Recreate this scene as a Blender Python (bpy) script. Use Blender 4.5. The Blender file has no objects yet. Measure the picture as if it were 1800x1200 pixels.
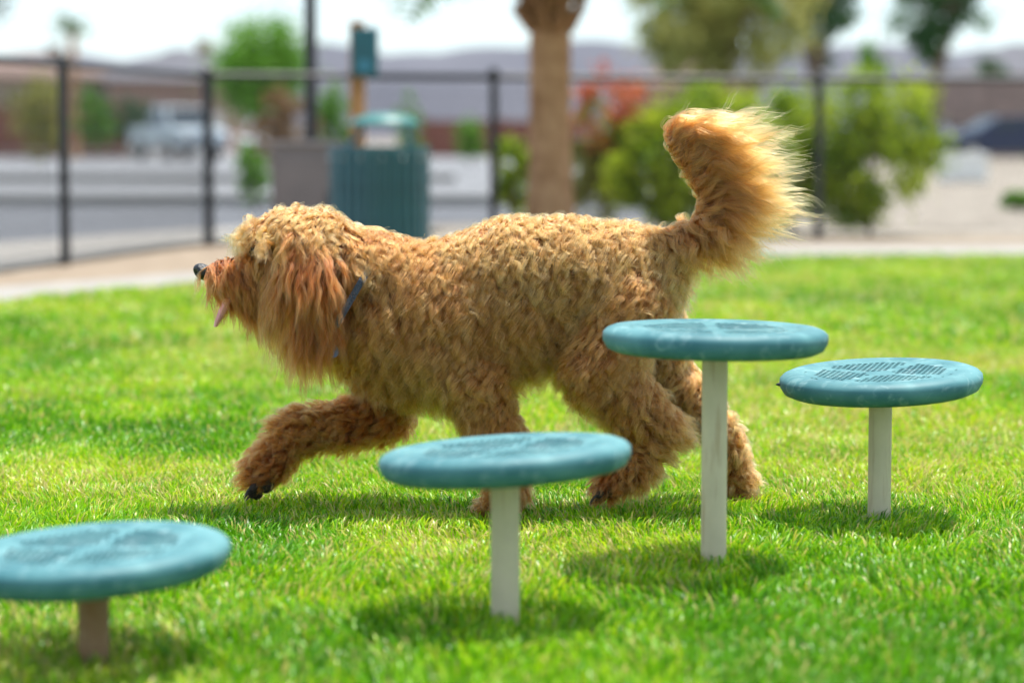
import bpy, math, random
import numpy as np
from mathutils import Matrix, Vector, kdtree

# ------------------------------------------------------------------ camera, sky, sun, exposure
SC = bpy.context.scene
COL = SC.collection
F = 4250.0                      # focal length in photo pixels (1800 px wide) = 85 mm on 36 mm
CAMH = 0.80
PITCH = math.atan((600 - 240) / F)
DOG_D = 5.1
cam_data = bpy.data.cameras.new('camera')
cam = bpy.data.objects.new('camera', cam_data); COL.objects.link(cam)
cam.location = (0, 0, CAMH); cam.rotation_euler = (math.pi / 2 - PITCH, 0, 0)
cam_data.lens = 85; cam_data.sensor_width = 36; cam_data.clip_end = 4000; cam_data.clip_start = 0.05
cam_data.dof.use_dof = True; cam_data.dof.focus_distance = 5.06; cam_data.dof.aperture_fstop = 2.0
SC.camera = cam

SUN_EL, SUN_AZ = math.radians(73), math.radians(38)     # azimuth from +Y (away from the camera) towards +X
sun_dir = Vector((math.sin(SUN_AZ) * math.cos(SUN_EL), math.cos(SUN_AZ) * math.cos(SUN_EL), math.sin(SUN_EL)))
world = bpy.data.worlds.new('World'); SC.world = world; world.use_nodes = True
wn = world.node_tree.nodes; wl = world.node_tree.links
bg = wn['Background']; sky = wn.new('ShaderNodeTexSky'); sky.sky_type = 'NISHITA'; sky.sun_disc = False
sky.sun_elevation = SUN_EL; sky.sun_rotation = SUN_AZ
sky.air_density = 1.0; sky.dust_density = 0.0; sky.ozone_density = 3.0
veil = wn.new('ShaderNodeMixRGB'); veil.inputs[0].default_value = .82; veil.inputs[2].default_value = (1.95, 2.32, 2.55, 1)   # thin even high cloud over the whole sky
wl.new(sky.outputs[0], veil.inputs[1]); wl.new(veil.outputs[0], bg.inputs[0]); bg.inputs[1].default_value = 0.13
sun_data = bpy.data.lights.new('sun', 'SUN'); sun_data.energy = 2.6; sun_data.angle = math.radians(2.5); sun_data.color = (1, .95, .87)
sun = bpy.data.objects.new('sun', sun_data); COL.objects.link(sun)
sun.rotation_euler = sun_dir.to_track_quat('Z', 'Y').to_euler(); sun.location = (0, 0, 30)
SC.view_settings.view_transform = 'Standard'; SC.view_settings.look = 'None'
SC.view_settings.gamma = 1; SC.view_settings.use_curve_mapping = False
SC.view_settings.exposure = 1.6
SC.cycles.use_denoising = True
SC.cycles.max_bounces = 8; SC.cycles.transmission_bounces = 7; SC.cycles.transparent_max_bounces = 8
SC.cycles.sample_clamp_indirect = 8
SC.cycles.use_adaptive_sampling = True; SC.cycles.adaptive_threshold = 0.015

rng = np.random.default_rng(7); random.seed(7)
CA, SA = math.cos(PITCH), math.sin(PITCH)

def at(px, py, d):
    """point at depth Y=d whose direction from the camera station is the photo's (px,py)"""
    a = (px - 900) / F; b = -(py - 600) / F
    dy = CA + b * SA; dz = -SA + b * CA
    t = d / dy
    return np.array([a * t, d, CAMH + dz * t])
def gd(py):                      # ground depth for a photo row
    b = -(py - 600) / F
    return CAMH * (CA + b * SA) / -(-SA + b * CA)
def gx(px, d): return float(at(px, 420, d)[0])

# ------------------------------------------------------------------ materials
def mat(name, col, rough=.6, var=.15, scale=8., bump=0., bscale=60., metal=0., spec=.5, col2=None):
    m = bpy.data.materials.new(name); m.use_nodes = True
    n = m.node_tree.nodes; l = m.node_tree.links; p = n['Principled BSDF']
    p.inputs['Roughness'].default_value = rough; p.inputs['Metallic'].default_value = metal
    p.inputs['Specular IOR Level'].default_value = spec
    tc = n.new('ShaderNodeTexCoord'); no = n.new('ShaderNodeTexNoise'); no.inputs['Scale'].default_value = scale
    no.inputs['Detail'].default_value = 5; l.new(tc.outputs['Object'], no.inputs['Vector'])
    r = n.new('ShaderNodeValToRGB'); r.color_ramp.elements[0].position = .3; r.color_ramp.elements[1].position = .7
    c2 = col2 or [min(1, c * (1 + var)) for c in col]
    r.color_ramp.elements[0].color = (*[c * (1 - var) for c in col], 1); r.color_ramp.elements[1].color = (*c2, 1)
    l.new(no.outputs['Fac'], r.inputs[0]); l.new(r.outputs[0], p.inputs['Base Color'])
    if bump:
        nb = n.new('ShaderNodeTexNoise'); nb.inputs['Scale'].default_value = bscale; nb.inputs['Detail'].default_value = 4
        l.new(tc.outputs['Object'], nb.inputs['Vector'])
        b = n.new('ShaderNodeBump'); b.inputs['Strength'].default_value = bump; b.inputs['Distance'].default_value = .01
        l.new(nb.outputs['Fac'], b.inputs['Height']); l.new(b.outputs[0], p.inputs['Normal'])
    return m

def leaf_mat(name, col, col2, trans=.35, spec=.35, rough=.45):
    """leaves: per-leaf attribute 'tone' mixes two colours, thin translucency"""
    m = bpy.data.materials.new(name); m.use_nodes = True
    n = m.node_tree.nodes; l = m.node_tree.links; p = n['Principled BSDF']; out = n['Material Output']
    a = n.new('ShaderNodeAttribute'); a.attribute_name = 'tone'
    r = n.new('ShaderNodeValToRGB'); r.color_ramp.elements[0].color = (*col, 1); r.color_ramp.elements[1].color = (*col2, 1)
    l.new(a.outputs['Fac'], r.inputs[0]); l.new(r.outputs[0], p.inputs['Base Color'])
    p.inputs['Roughness'].default_value = rough; p.inputs['Specular IOR Level'].default_value = spec
    t = n.new('ShaderNodeBsdfTranslucent'); l.new(r.outputs[0], t.inputs[0])
    x = n.new('ShaderNodeMixShader'); x.inputs[0].default_value = trans
    l.new(p.outputs[0], x.inputs[1]); l.new(t.outputs[0], x.inputs[2]); l.new(x.outputs[0], out.inputs[0])
    return m

# ------------------------------------------------------------------ object helpers
def props(o, label=None, cat=None, group=None, kind=None):
    for k, v in (('label', label), ('category', cat), ('group', group), ('kind', kind)):
        if v: o[k] = v
    return o
def put(o, parent=None):
    COL.objects.link(o)
    if parent is not None:
        o.parent = parent
        M = Matrix.Identity(4); q = parent
        chain = []
        while q is not None: chain.append(q); q = q.parent
        for q in reversed(chain): M = M @ q.matrix_parent_inverse @ q.matrix_basis
        o.matrix_parent_inverse = M.inverted()
    return o
def empty(name, loc, label, cat, group=None):
    o = bpy.data.objects.new(name, None); o.empty_display_size = .2; o.location = loc
    put(o); return props(o, label, cat, group)

class MB:
    def __init__(s): s.v = []; s.f = []
    def add(s, v, f):
        o = len(s.v); s.v += [tuple(map(float, q)) for q in v]; s.f += [tuple(i + o for i in q) for q in f]; return s
    def box(s, c, d, rz=0):
        x, y, z = [k / 2 for k in d]; cs, sn = math.cos(rz), math.sin(rz)
        v = [(c[0] + cs * a - sn * b, c[1] + sn * a + cs * b, c[2] + e) for a in (-x, x) for b in (-y, y) for e in (-z, z)]
        return s.add(v, [(0, 1, 3, 2), (4, 6, 7, 5), (0, 4, 5, 1), (2, 3, 7, 6), (0, 2, 6, 4), (1, 5, 7, 3)])
    def lathe(s, c, prof, n=32, caps=True):
        v = [(c[0] + r * math.cos(2 * math.pi * i / n), c[1] + r * math.sin(2 * math.pi * i / n), c[2] + z) for r, z in prof for i in range(n)]
        k = len(prof)
        f = [(j * n + i, j * n + (i + 1) % n, (j + 1) * n + (i + 1) % n, (j + 1) * n + i) for j in range(k - 1) for i in range(n)]
        if caps: f += [tuple(range(n - 1, -1, -1)), tuple(range((k - 1) * n, k * n))]
        return s.add(v, f)
    def tube(s, pts, rad, n=8, caps=True):
        pts = [Vector(p) for p in pts]; k = len(pts)
        rads = [rad] * k if isinstance(rad, (int, float)) else rad
        v = []; u = None
        for i, p in enumerate(pts):
            t = (pts[min(i + 1, k - 1)] - pts[max(i - 1, 0)]).normalized()
            if u is None: u = t.orthogonal().normalized()
            u = (u - t * u.dot(t)).normalized(); w = t.cross(u)
            v += [p + (u * math.cos(2 * math.pi * j / n) + w * math.sin(2 * math.pi * j / n)) * rads[i] for j in range(n)]
        f = [(i * n + j, i * n + (j + 1) % n, (i + 1) * n + (j + 1) % n, (i + 1) * n + j) for i in range(k - 1) for j in range(n)]
        if caps: f += [tuple(range(n - 1, -1, -1)), tuple(range((k - 1) * n, k * n))]
        return s.add(v, f)
    def ball(s, c, r, n=12, m=8, rot=None):
        v = []; f = []
        r = (r, r, r) if isinstance(r, (int, float)) else r
        for j in range(m + 1):
            th = math.pi * j / m
            for i in range(n):
                q = Vector((r[0] * math.sin(th) * math.cos(2 * math.pi * i / n), r[1] * math.sin(th) * math.sin(2 * math.pi * i / n), r[2] * math.cos(th)))
                if rot is not None: q = rot @ q
                v.append((c[0] + q.x, c[1] + q.y, c[2] + q.z))
        for j in range(m):
            for i in range(n): f.append((j * n + i, (j + 1) * n + i, (j + 1) * n + (i + 1) % n, j * n + (i + 1) % n))
        return s.add(v, f)
    def mesh(s, name, m, smooth=False):
        me = bpy.data.meshes.new(name); me.from_pydata(s.v, [], s.f); me.validate(); me.materials.append(m)
        if smooth: me.polygons.foreach_set('use_smooth', [True] * len(me.polygons))
        me.update(); return me
    def build(s, name, m, parent=None, smooth=False, bevel=0.):
        o = bpy.data.objects.new(name, s.mesh(name, m, smooth)); put(o, parent)
        if bevel:
            b = o.modifiers.new('bevel', 'BEVEL'); b.width = bevel; b.segments = 2; b.limit_method = 'ANGLE'
        if smooth:
            try: o.data.set_sharp_from_angle(angle=math.radians(40))
            except Exception: pass
        return o

def big_mesh(name, V, faces_flat, per, m, tone=None):
    """fast mesh from numpy: V (n,3), faces (k,per)"""
    me = bpy.data.meshes.new(name); nf = len(faces_flat)
    me.vertices.add(len(V)); me.vertices.foreach_set('co', np.ascontiguousarray(V, dtype=np.float32).ravel())
    me.loops.add(nf * per); me.loops.foreach_set('vertex_index', np.ascontiguousarray(faces_flat, dtype=np.int32).ravel())
    me.polygons.add(nf); me.polygons.foreach_set('loop_start', np.arange(nf, dtype=np.int32) * per)
    me.update(calc_edges=True)
    if tone is not None:
        at_ = me.attributes.new('tone', 'FLOAT', 'POINT'); at_.data.foreach_set('value', np.ascontiguousarray(tone, dtype=np.float32))
    me.materials.append(m); return me

# ================================================================== SETTING
GREY = {}
M_gravel = mat('desert_gravel', (.25, .21, .17), .9, .25, 3, .5, 90, col2=(.34, .30, .25))
M_dirt = mat('sandy_dirt', (.25, .185, .125), .95, .2, 5, .5, 80, col2=(.31, .245, .18))
M_conc = mat('pale_concrete', (.28, .262, .24), .85, .08, 4, .25, 120)
M_asph = mat('grey_asphalt', (.105, .11, .125), .85, .12, 6, .3, 150)
M_lot = mat('parking_concrete', (.19, .195, .21), .85, .1, .6, .2, 60)
M_soil = mat('lawn_thatch', (.05, .10, .008), .95, .35, 22, .6, 120, col2=(.14, .20, .025))

def sheet(name, pts, z, m, kind='structure'):
    mb = MB(); mb.add([(x, y, z) for x, y in pts], [tuple(range(len(pts)))])
    o = mb.build(name, m); o['kind'] = kind; return o
def slab(name, pts, z0, z1, m):
    n = len(pts); mb = MB()
    mb.add([(x, y, z0) for x, y in pts] + [(x, y, z1) for x, y in pts],
           [tuple(range(n, 2 * n))] + [(i, (i + 1) % n, n + (i + 1) % n, n + i) for i in range(n)])
    o = mb.build(name, m); o['kind'] = 'structure'; return o

sheet('ground', [(-1500, -40), (1500, -40), (1500, 3000), (-1500, 3000)], -.03, M_gravel)
# walkway inside the fence: a curved concrete band, its near edge is the lawn edge
def edge_pts(tab): return [(gx(px, gd(py)), gd(py)) for px, py in tab]
near_e = [(-3.5, 6), (-3.2, 8), (-2.95, 9.2)] + edge_pts([(-60, 545), (60, 531), (200, 517), (330, 506), (500, 493), (700, 480), (900, 470), (1150, 461), (1450, 456), (1800, 455), (2100, 455)]) + [(9, 15.6), (14, 15.7)]
far_e = [(-4.2, 6), (-3.9, 8), (-3.5, 10)] + edge_pts([(-60, 512), (60, 503), (200, 493), (330, 482), (500, 467), (700, 452), (900, 443), (1150, 436), (1450, 433), (1800, 432), (2100, 432)]) + [(9, 17.6), (14, 17.7)]
slab('walkway', near_e + far_e[::-1], -.03, .012, M_conc)
lawn_poly = [(-4.4, .5), (14, .5)] + [(x, y - .004) for x, y in near_e[::-1]]
sheet('lawn', lawn_poly, 0.0, M_soil)
dirt_far = [(-4.65, 6.2), (-4.0, 9.7), (-2.87, 15.3), (-2.31, 18.2), (2.5, 19.3), (14, 22)]
sheet('dirt_strip', [(x, y + .004) for x, y in far_e] + dirt_far[::-1], -.012, M_dirt)
# pavement and road beyond the side fence
slab('pavement', [(-4.72, 6.2), (-4.02, 9.7), (-2.89, 15.3), (-2.33, 18.22), (-1.0, 18.6), (-.6, 20.6), (-1.4, 22.3), (-2.64, 20.6), (-3.8, 17.9), (-5.9, 13), (-8, 8), (-8.6, 6.2)], -.03, .02, M_conc)
sheet('road', [(-8.66, 6.2), (-8.06, 8), (-5.96, 13), (-3.86, 17.9), (-2.70, 20.6), (-1.4, 22.45), (3.2, 24.5), (3.2, 29), (-60, 29), (-60, 6.2)], -.022, M_asph)
slab('kerb', [(-60, 29.0), (3.2, 29.0), (3.2, 29.25), (-60, 29.25)], -.03, .10, M_conc)
sheet('parking_lot', [(-60, 29.25), (3.2, 29.25), (9, 60), (9, 118), (-60, 118)], -.018, M_lot)
slab('kerb', [(-60, 43.0), (-1, 43.0), (-1, 43.3), (-60, 43.3)], -.02, .12, M_conc)

# long low desert ridge far behind everything
def ridge():
    V = []; Fc = []
    xs = np.linspace(-420, 420, 141); ys = np.linspace(560, 860, 13)
    for j, y in enumerate(ys):
        for x in xs:
            prof = min(1, j / 3.) ** .8 * (1 if j < 9 else (12 - j) / 3.)
            h = 23.2 + 1.1 * math.sin(x * .021 + 1) + .7 * math.sin(x * .063) + .35 * math.sin(x * .17 + j)
            V.append((x, y + 14 * math.sin(x * .05) * (j < 4), -2 + (h + 1.5 + 2 * math.sin(j * 2.1 + x * .09)) * prof))
    n = len(xs)
    for j in range(len(ys) - 1):
        for i in range(n - 1): Fc.append((j * n + i, j * n + i + 1, (j + 1) * n + i + 1, (j + 1) * n + i))
    mb = MB(); mb.add(V, Fc)
    o = mb.build('hills', mat('hazed_ridge_rock', (.085, .09, .12), .95, .15, .03, col2=(.115, .115, .14)), smooth=True); o['kind'] = 'structure'  # distance haze is put into the blue-grey rock colour
ridge()

# ================================================================== LAWN GRASS
def vnoise(x, y, seed=0):
    r = np.random.default_rng(seed); g = r.random((64, 64))
    xi = np.floor(x).astype(int); yi = np.floor(y).astype(int); fx = x - xi; fy = y - yi
    fx = fx * fx * (3 - 2 * fx); fy = fy * fy * (3 - 2 * fy)
    a = g[xi % 64, yi % 64]; b = g[(xi + 1) % 64, yi % 64]; c = g[xi % 64, (yi + 1) % 64]; d = g[(xi + 1) % 64, (yi + 1) % 64]
    return (a * (1 - fx) + b * fx) * (1 - fy) + (c * (1 - fx) + d * fx) * fy
LE = np.array(near_e)
def grass():
    zones = [(2.6, 4.2, 14000, .036, .0036, 1), (4.2, 6.3, 20000, .035, .0034, 1), (6.3, 9.0, 8500, .040, .0052, 0), (9.0, 16., 3000, .052, .0085, 0)]
    VV = []; FF = []; TT = []; base = 0
    for y0, y1, dens, hgt, wid, fine in zones:
        half = .255 * y1 + .35
        n = int(dens * (y1 - y0) * 2 * half)
        x = rng.uniform(-half, half, n); y = rng.uniform(y0, y1, n)
        ok = y < np.interp(x, LE[:, 0], LE[:, 1]) - .02
        ok &= np.abs(x) < .255 * y + .35
        # thin and thick spots
        th = vnoise(x * 9 + 50, y * 9, 1) * .6 + vnoise(x * 2.6 + 9, y * 2.6, 2) * .4
        ok &= rng.random(n) < np.clip(.45 + th * 1.1, 0, 1)
        x, y, th = x[ok], y[ok], th[ok]; n = len(x)
        h = hgt * rng.uniform(.55, 1.25, n) * (.75 + .5 * th); w = wid * rng.uniform(.6, 1.3, n)
        ang = rng.uniform(0, 2 * np.pi, n); la = ang + rng.uniform(-.9, .9, n) + np.pi / 2
        # neighbouring blades lean together a little
        fl = vnoise(x * 6, y * 6 + 20, 3) * 6.28 * 1.5
        lean = rng.uniform(.15, .95, n) * h
        lx = np.cos(la) * lean + .35 * h * np.cos(fl); ly = np.sin(la) * lean + .35 * h * np.sin(fl)
        ux = np.cos(ang) * w * .5; uy = np.sin(ang) * w * .5
        patch = vnoise(x * 1.1 + 3, y * 1.1 + 7, 4); p2 = vnoise(x * 3.7, y * 3.7, 5)
        dry = (rng.random(n) < .09 + .38 * np.clip(patch * 2.2 - 1.1, 0, 1)).astype(float)
        tone = np.clip(-.06 + .42 * patch + .38 * p2 + rng.normal(0, .19, n), .0, .72)
        far = np.clip((y - 6) / 6, 0, 1); tone = np.clip(tone + .22 * far * vnoise(x * .9, y * .7, 8), 0, .73); dry = np.maximum(dry, rng.random(n) < .22 * far)
        pv = vnoise(x * 1.9 + 31, y * 1.3 + 11, 12); dry = np.maximum(dry, rng.random(n) < 1.1 * np.clip(pv - .74, 0, 1)); tone = np.where(pv < .2, tone * .55, tone)
        tone = np.where(dry > 0, rng.uniform(.74, 1, n), tone)
        def row(t, ws, zt):
            return np.stack([np.stack([x - ux * ws + lx * t, y - uy * ws + ly * t, zt], 1), np.stack([x + ux * ws + lx * t, y + uy * ws + ly * t, zt], 1)], 1)
        tip = np.stack([x + lx, y + ly, h * (1 - .25 * (lean / h))], 1)[:, None, :]
        if fine:
            V = np.concatenate([row(0, 1, np.zeros(n) - .003), row(.16, .95, h * .42), row(.52, .7, h * .76), tip], 1)
            tri = np.array([[0, 1, 3], [0, 3, 2], [2, 3, 5], [2, 5, 4], [4, 5, 6]]); k = 7
        else:
            V = np.concatenate([row(0, 1, np.zeros(n) - .003), row(.35, .9, h * .62), tip], 1)
            tri = np.array([[0, 1, 3], [0, 3, 2], [2, 3, 4]]); k = 5
        VV.append(V.reshape(-1, 3)); FF.append((tri[None] + (np.arange(n) * k)[:, None, None] + base).reshape(-1, 3)); TT.append(np.repeat(tone, k)); base += n * k
    m = leaf_mat('grass_blades', (0, 0, 0), (1, 1, 1), .42, .34, .36)
    cr = [q for q in m.node_tree.nodes if q.type == 'VALTORGB'][0].color_ramp
    cr.elements[0].color = (.045, .19, .003, 1); cr.elements[1].color = (.62, .52, .22, 1)
    for p, c in ((.3, (.15, .42, .004)), (.55, (.33, .60, .006)), (.72, (.55, .68, .015)), (.78, (.56, .50, .10))):
        e = cr.elements.new(p); e.color = (*c, 1)
    me = big_mesh('grass', np.concatenate(VV), np.concatenate(FF), 3, m, np.concatenate(TT))
    o = bpy.data.objects.new('grass', me); put(o)
    props(o, 'short bright green mown grass covering the lawn', 'grass', kind='stuff')
grass()

# ================================================================== STEPPING DISCS
def teal_mat():
    m = bpy.data.materials.new('teal_coating'); m.use_nodes = True
    n = m.node_tree.nodes; l = m.node_tree.links; p = n['Principled BSDF']
    tc = n.new('ShaderNodeTexCoord')
    def noise(sc, det, dist=0.):
        q = n.new('ShaderNodeTexNoise'); q.inputs['Scale'].default_value = sc; q.inputs['Detail'].default_value = det; q.inputs['Distortion'].default_value = dist
        l.new(tc.outputs['Object'], q.inputs['Vector']); return q
    a = noise(9, 7, .6); r = n.new('ShaderNodeValToRGB')
    r.color_ramp.elements[0].position = .33; r.color_ramp.elements[0].color = (.040, .150, .175, 1)
    r.color_ramp.elements[1].position = .68; r.color_ramp.elements[1].color = (.105, .265, .285, 1)
    l.new(a.outputs['Fac'], r.inputs[0])
    b = noise(26, 9, 1.2); r2 = n.new('ShaderNodeValToRGB')                       # chalky scuffs
    r2.color_ramp.elements[0].position = .55; r2.color_ramp.elements[0].color = (0, 0, 0, 1)
    r2.color_ramp.elements[1].position = .74; r2.color_ramp.elements[1].color = (.40, .40, .40, 1)
    l.new(b.outputs['Fac'], r2.inputs[0])
    mx = n.new('ShaderNodeMixRGB'); l.new(r2.outputs[0], mx.inputs[0]); l.new(r.outputs[0], mx.inputs[1]); mx.inputs[2].default_value = (.42, .60, .61, 1)
    l.new(mx.outputs[0], p.inputs['Base Color'])
    p.inputs['Roughness'].default_value = .58; p.inputs['Specular IOR Level'].default_value = .3
    c = noise(150, 3); bp = n.new('ShaderNodeBump'); bp.inputs['Strength'].default_value = .12; bp.inputs['Distance'].default_value = .002
    l.new(c.outputs['Fac'], bp.inputs['Height']); l.new(bp.outputs[0], p.inputs['Normal'])
    return m
M_teal = teal_mat()
def post_mat():
    m = mat('cream_post_paint', (.64, .54, .385), .5, .06, 20, .05, 200)
    n = m.node_tree.nodes; l = m.node_tree.links; p = n['Principled BSDF']
    tc = n.new('ShaderNodeTexCoord'); mp = n.new('ShaderNodeMapping'); mp.inputs['Scale'].default_value = (60, 60, 6)
    l.new(tc.outputs['Object'], mp.inputs['Vector'])
    q = n.new('ShaderNodeTexNoise'); q.inputs['Scale'].default_value = 1; q.inputs['Detail'].default_value = 6; l.new(mp.outputs[0], q.inputs['Vector'])
    r = n.new('ShaderNodeValToRGB'); r.color_ramp.elements[0].position = .56; r.color_ramp.elements[0].color = (0, 0, 0, 1); r.color_ramp.elements[1].position = .75; r.color_ramp.elements[1].color = (.6, .6, .6, 1)
    l.new(q.outputs['Fac'], r.inputs[0])
    mx = n.new('ShaderNodeMixRGB'); src = p.inputs['Base Color'].links[0].from_socket
    l.new(r.outputs[0], mx.inputs[0]); l.new(src, mx.inputs[1]); mx.inputs[2].default_value = (.36, .21, .10, 1); l.new(mx.outputs[0], p.inputs['Base Color'])
    return m
M_post = post_mat()
M_rustpost = mat('rust_stained_post', (.34, .15, .055), .6, .25, 10, .1, 150, col2=(.46, .32, .20))
M_bracket = mat('dark_bracket', (.05, .06, .06), .6)
R_DISC = .2075
def disc_meshes():
    # moulded rim
    prof = [(.150, -.012), (.160, -.020), (.184, -.020), (.199, -.013), (.2065, 0), (R_DISC, .008), (.2065, .016), (.200, .0225), (.189, .027), (.176, .0285), (.164, .0275), (.156, .0255), (.150, .0235), (.150, -.012)]
    rim = MB().lathe((0, 0, 0), prof, 96, caps=False).mesh('rim', M_teal, True)
    # punched plate: square cells with octagonal holes in four fields, solid cross and border
    P = .0125; mb = MB(); N = int(.155 / P) + 1
    def zz(x, y): return .0215 + .004 * ((x * x + y * y) / .0225)
    for i in range(-N, N + 1):
        for j in range(-N, N + 1):
            x, y = (i) * P + (P / 2 if j % 2 else 0), j * P
            r = math.hypot(x, y)
            if r > .158: continue
            u, w_ = (x + y) * .7071, (x - y) * .7071
            hole = .028 < r < .134 and abs(u) > .013 and abs(w_) > .013
            h = P / 2
            sq = [(x + h * a, y + h * b) for a, b in ((1, 0), (1, 1), (0, 1), (-1, 1), (-1, 0), (-1, -1), (0, -1), (1, -1))]
            if not hole:
                mb.add([(a, b, zz(a, b)) for a, b in (sq[1], sq[3], sq[5], sq[7])], [(0, 1, 2, 3)])
            else:
                hr = P * .41; oc = [(x + hr * math.cos(k * math.pi / 4), y + hr * math.sin(k * math.pi / 4)) for k in range(8)]
                v = [(a, b, zz(a, b)) for a, b in sq] + [(a, b, zz(a, b) - .0002) for a, b in oc] + [(a, b, zz(a, b) - .006) for a, b in oc]
                f = [(k, (k + 1) % 8, 8 + (k + 1) % 8, 8 + k) for k in range(8)] + [(8 + k, 8 + (k + 1) % 8, 16 + (k + 1) % 8, 16 + k) for k in range(8)]
                mb.add(v, f)
    plate = mb.mesh('plate', M_teal)
    return rim, plate
RIM, PLATE = disc_meshes()
def disc(px, base_py, top_py, tilt_deg, tip_deg, label, post_m, rot=0, nub=False):
    d = gd(base_py); b = at(px, base_py, d); c = at(px + (0), top_py, d)
    root = empty('stepping_disc', (b[0], b[1], 0), label, 'stepping disc', 'teal stepping discs on posts in the lawn')
    h = c[2]
    p = MB().lathe((b[0], b[1], 0), [(.0238, -.05), (.0238, h - .012)], 28).build('post', post_m, root, True)
    mb = MB(); mb.lathe((b[0], b[1], h - .02), [(.026, -.008), (.030, -.006), (.09, .006), (.09, .012)], 24); mb.build('mounting_flange', M_bracket, root, True)
    T = Matrix.Translation((b[0], b[1], h)) @ Matrix.Rotation(math.radians(-tilt_deg), 4, 'Y') @ Matrix.Rotation(math.radians(tip_deg), 4, 'X') @ Matrix.Rotation(rot, 4, 'Z')
    top = bpy.data.objects.new('disc_top', RIM); put(top, root); top.matrix_basis = T
    pl = bpy.data.objects.new('perforated_plate', PLATE); COL.objects.link(pl); pl.parent = top
    for k in range(4):                                   # four ribs carrying the plate
        a = k * math.pi / 2 + math.pi / 4
        r = MB().box((0, 0, 0), (.07, .012, .012)).mesh('rib', M_bracket)
        o = bpy.data.objects.new('rib', r); COL.objects.link(o); o.parent = top
        o.location = (.115 * math.cos(a), .115 * math.sin(a), .011); o.rotation_euler = (0, 0, a)
    if nub:
        mb = MB().lathe((0, 0, 0), [(.004, 0), (.0035, .004), (.0008, .010)], 8).mesh('moulding_nub', M_bracket)
        o = bpy.data.objects.new('moulding_nub', mb); COL.objects.link(o); o.parent = top
        a = math.pi - rot; o.location = (R_DISC * math.cos(a) * .996, R_DISC * math.sin(a) * .996, .008); o.rotation_euler = (0, -math.pi / 2, a - math.pi)
    return root
disc(888, 1096, 812, 3.6, -1.2, 'teal disc on mid-height cream post in front of the walking dog\'s forelegs', M_post, .3)
disc(1254, 1000, 600, -.7, 0, 'tallest teal disc on long cream post in front of the dog\'s hind legs', M_post, .8)
disc(1545, 922, 674, 2.6, 2.6, 'teal perforated disc on short cream post standing behind the tallest disc', M_post, .1, True)
disc(166, 1172, 988, 3.2, 1.5, 'lowest teal perforated disc on a short rust-stained post', M_rustpost, .5)

# ================================================================== DOG
S = F / DOG_D                    # photo pixels per metre at the dog
def D(px, py, dy=0.): return at(px, py, DOG_D + dy)
PR = []                          # primitives: p0, r0, p1, r1, ky, params
# params: D0 (comb at root), D1 (hang), length, lay, wave, wavelength, red, lateral
def prm(D0, D1, ln, lay=.72, wave=.0080, wl=.040, red=.35, lat=.3, dens=1., bend=0.): return np.array([*D0, *D1, ln, lay, wave, wl, red, lat, dens, bend])
T_body = prm((.55, 0, -.8), (.22, 0, -1), .084, .76, red=.6)
T_back = prm((.75, 0, -.5), (.30, 0, -.9), .054, .66, .0075, .036, .15, .5)
T_rump = prm((.6, 0, -.75), (.25, 0, -1), .056, .70, .0075, .034, .2)
T_belly = prm((.4, 0, -.9), (.15, 0, -1), .050, .7, red=.9)
T_neck = prm((.8, 0, -.5), (.35, 0, -1), .072, .70, .0075, .040, .5)
T_throat = prm((.35, 0, -1), (.15, 0, -1), .055, .7, red=.75)
T_skull = prm((.05, 0, .05), (.08, 0, -1), .052, .55, .006, .038, .2, .7, 1.5)
T_brow = prm((-.8, 0, .25), (-.30, 0, -1), .070, .60, .004, .045, .4, .25)
T_muz = prm((.25, 0, -.7), (.10, 0, -1), .070, .80, .003, .06, .95, .9, 2.0)
T_jaw = prm((.25, 0, -1), (.06, 0, -1), .085, .75, .003, .06, 1., .2)
T_cheek = prm((.15, 0, -1), (.04, 0, -1), .150, .78, .004, .06, .85, .3)
T_ear = prm((.12, 0, -1), (.05, 0, -1), .138, .90, .0045, .075, 1., .0, 2.2)
T_fl_up = prm((.45, 0, -.9), (.2, 0, -1), .062, .68, red=.5)
T_fl = prm((.25, 0, -1), (.15, 0, -1), .048, .64, .006, .036, .7)
T_paw = prm((-.6, 0, -.7), (-.2, 0, -1), .026, .66, .003, .03, .55)
T_ffu = prm((-.1, 0, -1), (.1, 0, -1), .042, .62, red=.95)
T_ff1 = prm((-.75, 0, -.5), (-.2, 0, -.9), .042, .60, red=.95)
T_ff2 = prm((-.7, 0, .25), (-.45, 0, .1), .046, .45, .005, .035, .55)
T_ff3 = prm((-.75, 0, -.35), (-.5, 0, -.5), .036, .5, .004, .03, .9)
T_thigh = prm((.30, 0, -.9), (.2, 0, -1), .060, .72, .0075, .038, .6)
T_tib = prm((.75, 0, -.55), (.75, 0, -.45), .050, .66, .0045, .036, .65)
T_hock = prm((.9, 0, -.25), (.85, 0, -.4), .050, .52, .0045, .036, .5)
T_meta = prm((.45, 0, -.8), (.5, 0, -.8), .036, .6, .004, .03, .7)
T_hpaw = prm((-.7, 0, -.5), (-.3, 0, -.9), .028, .6, .003, .03, .9)
T_rthigh = prm((.35, 0, -.9), (.2, 0, -1), .046, .7, red=.4)
T_rhock = prm((.6, 0, -.6), (.35, 0, -.9), .038, .58, red=.3)
def chain(pts, ky, pars):
    for i in range(len(pts) - 1):
        a, b = pts[i], pts[i + 1]
        PR.append((D(a[0], a[1], a[3]), a[2] / S, D(b[0], b[1], b[3]), b[2] / S, ky, pars[i]))
chain([(700, 562, 112, 0), (775, 560, 114, 0), (885, 540, 104, 0)], .82, [T_body, T_body])
chain([(790, 505, 78, 0), (900, 482, 88, 0), (1000, 478, 86, 0)], .88, [T_back, T_back])
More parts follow.
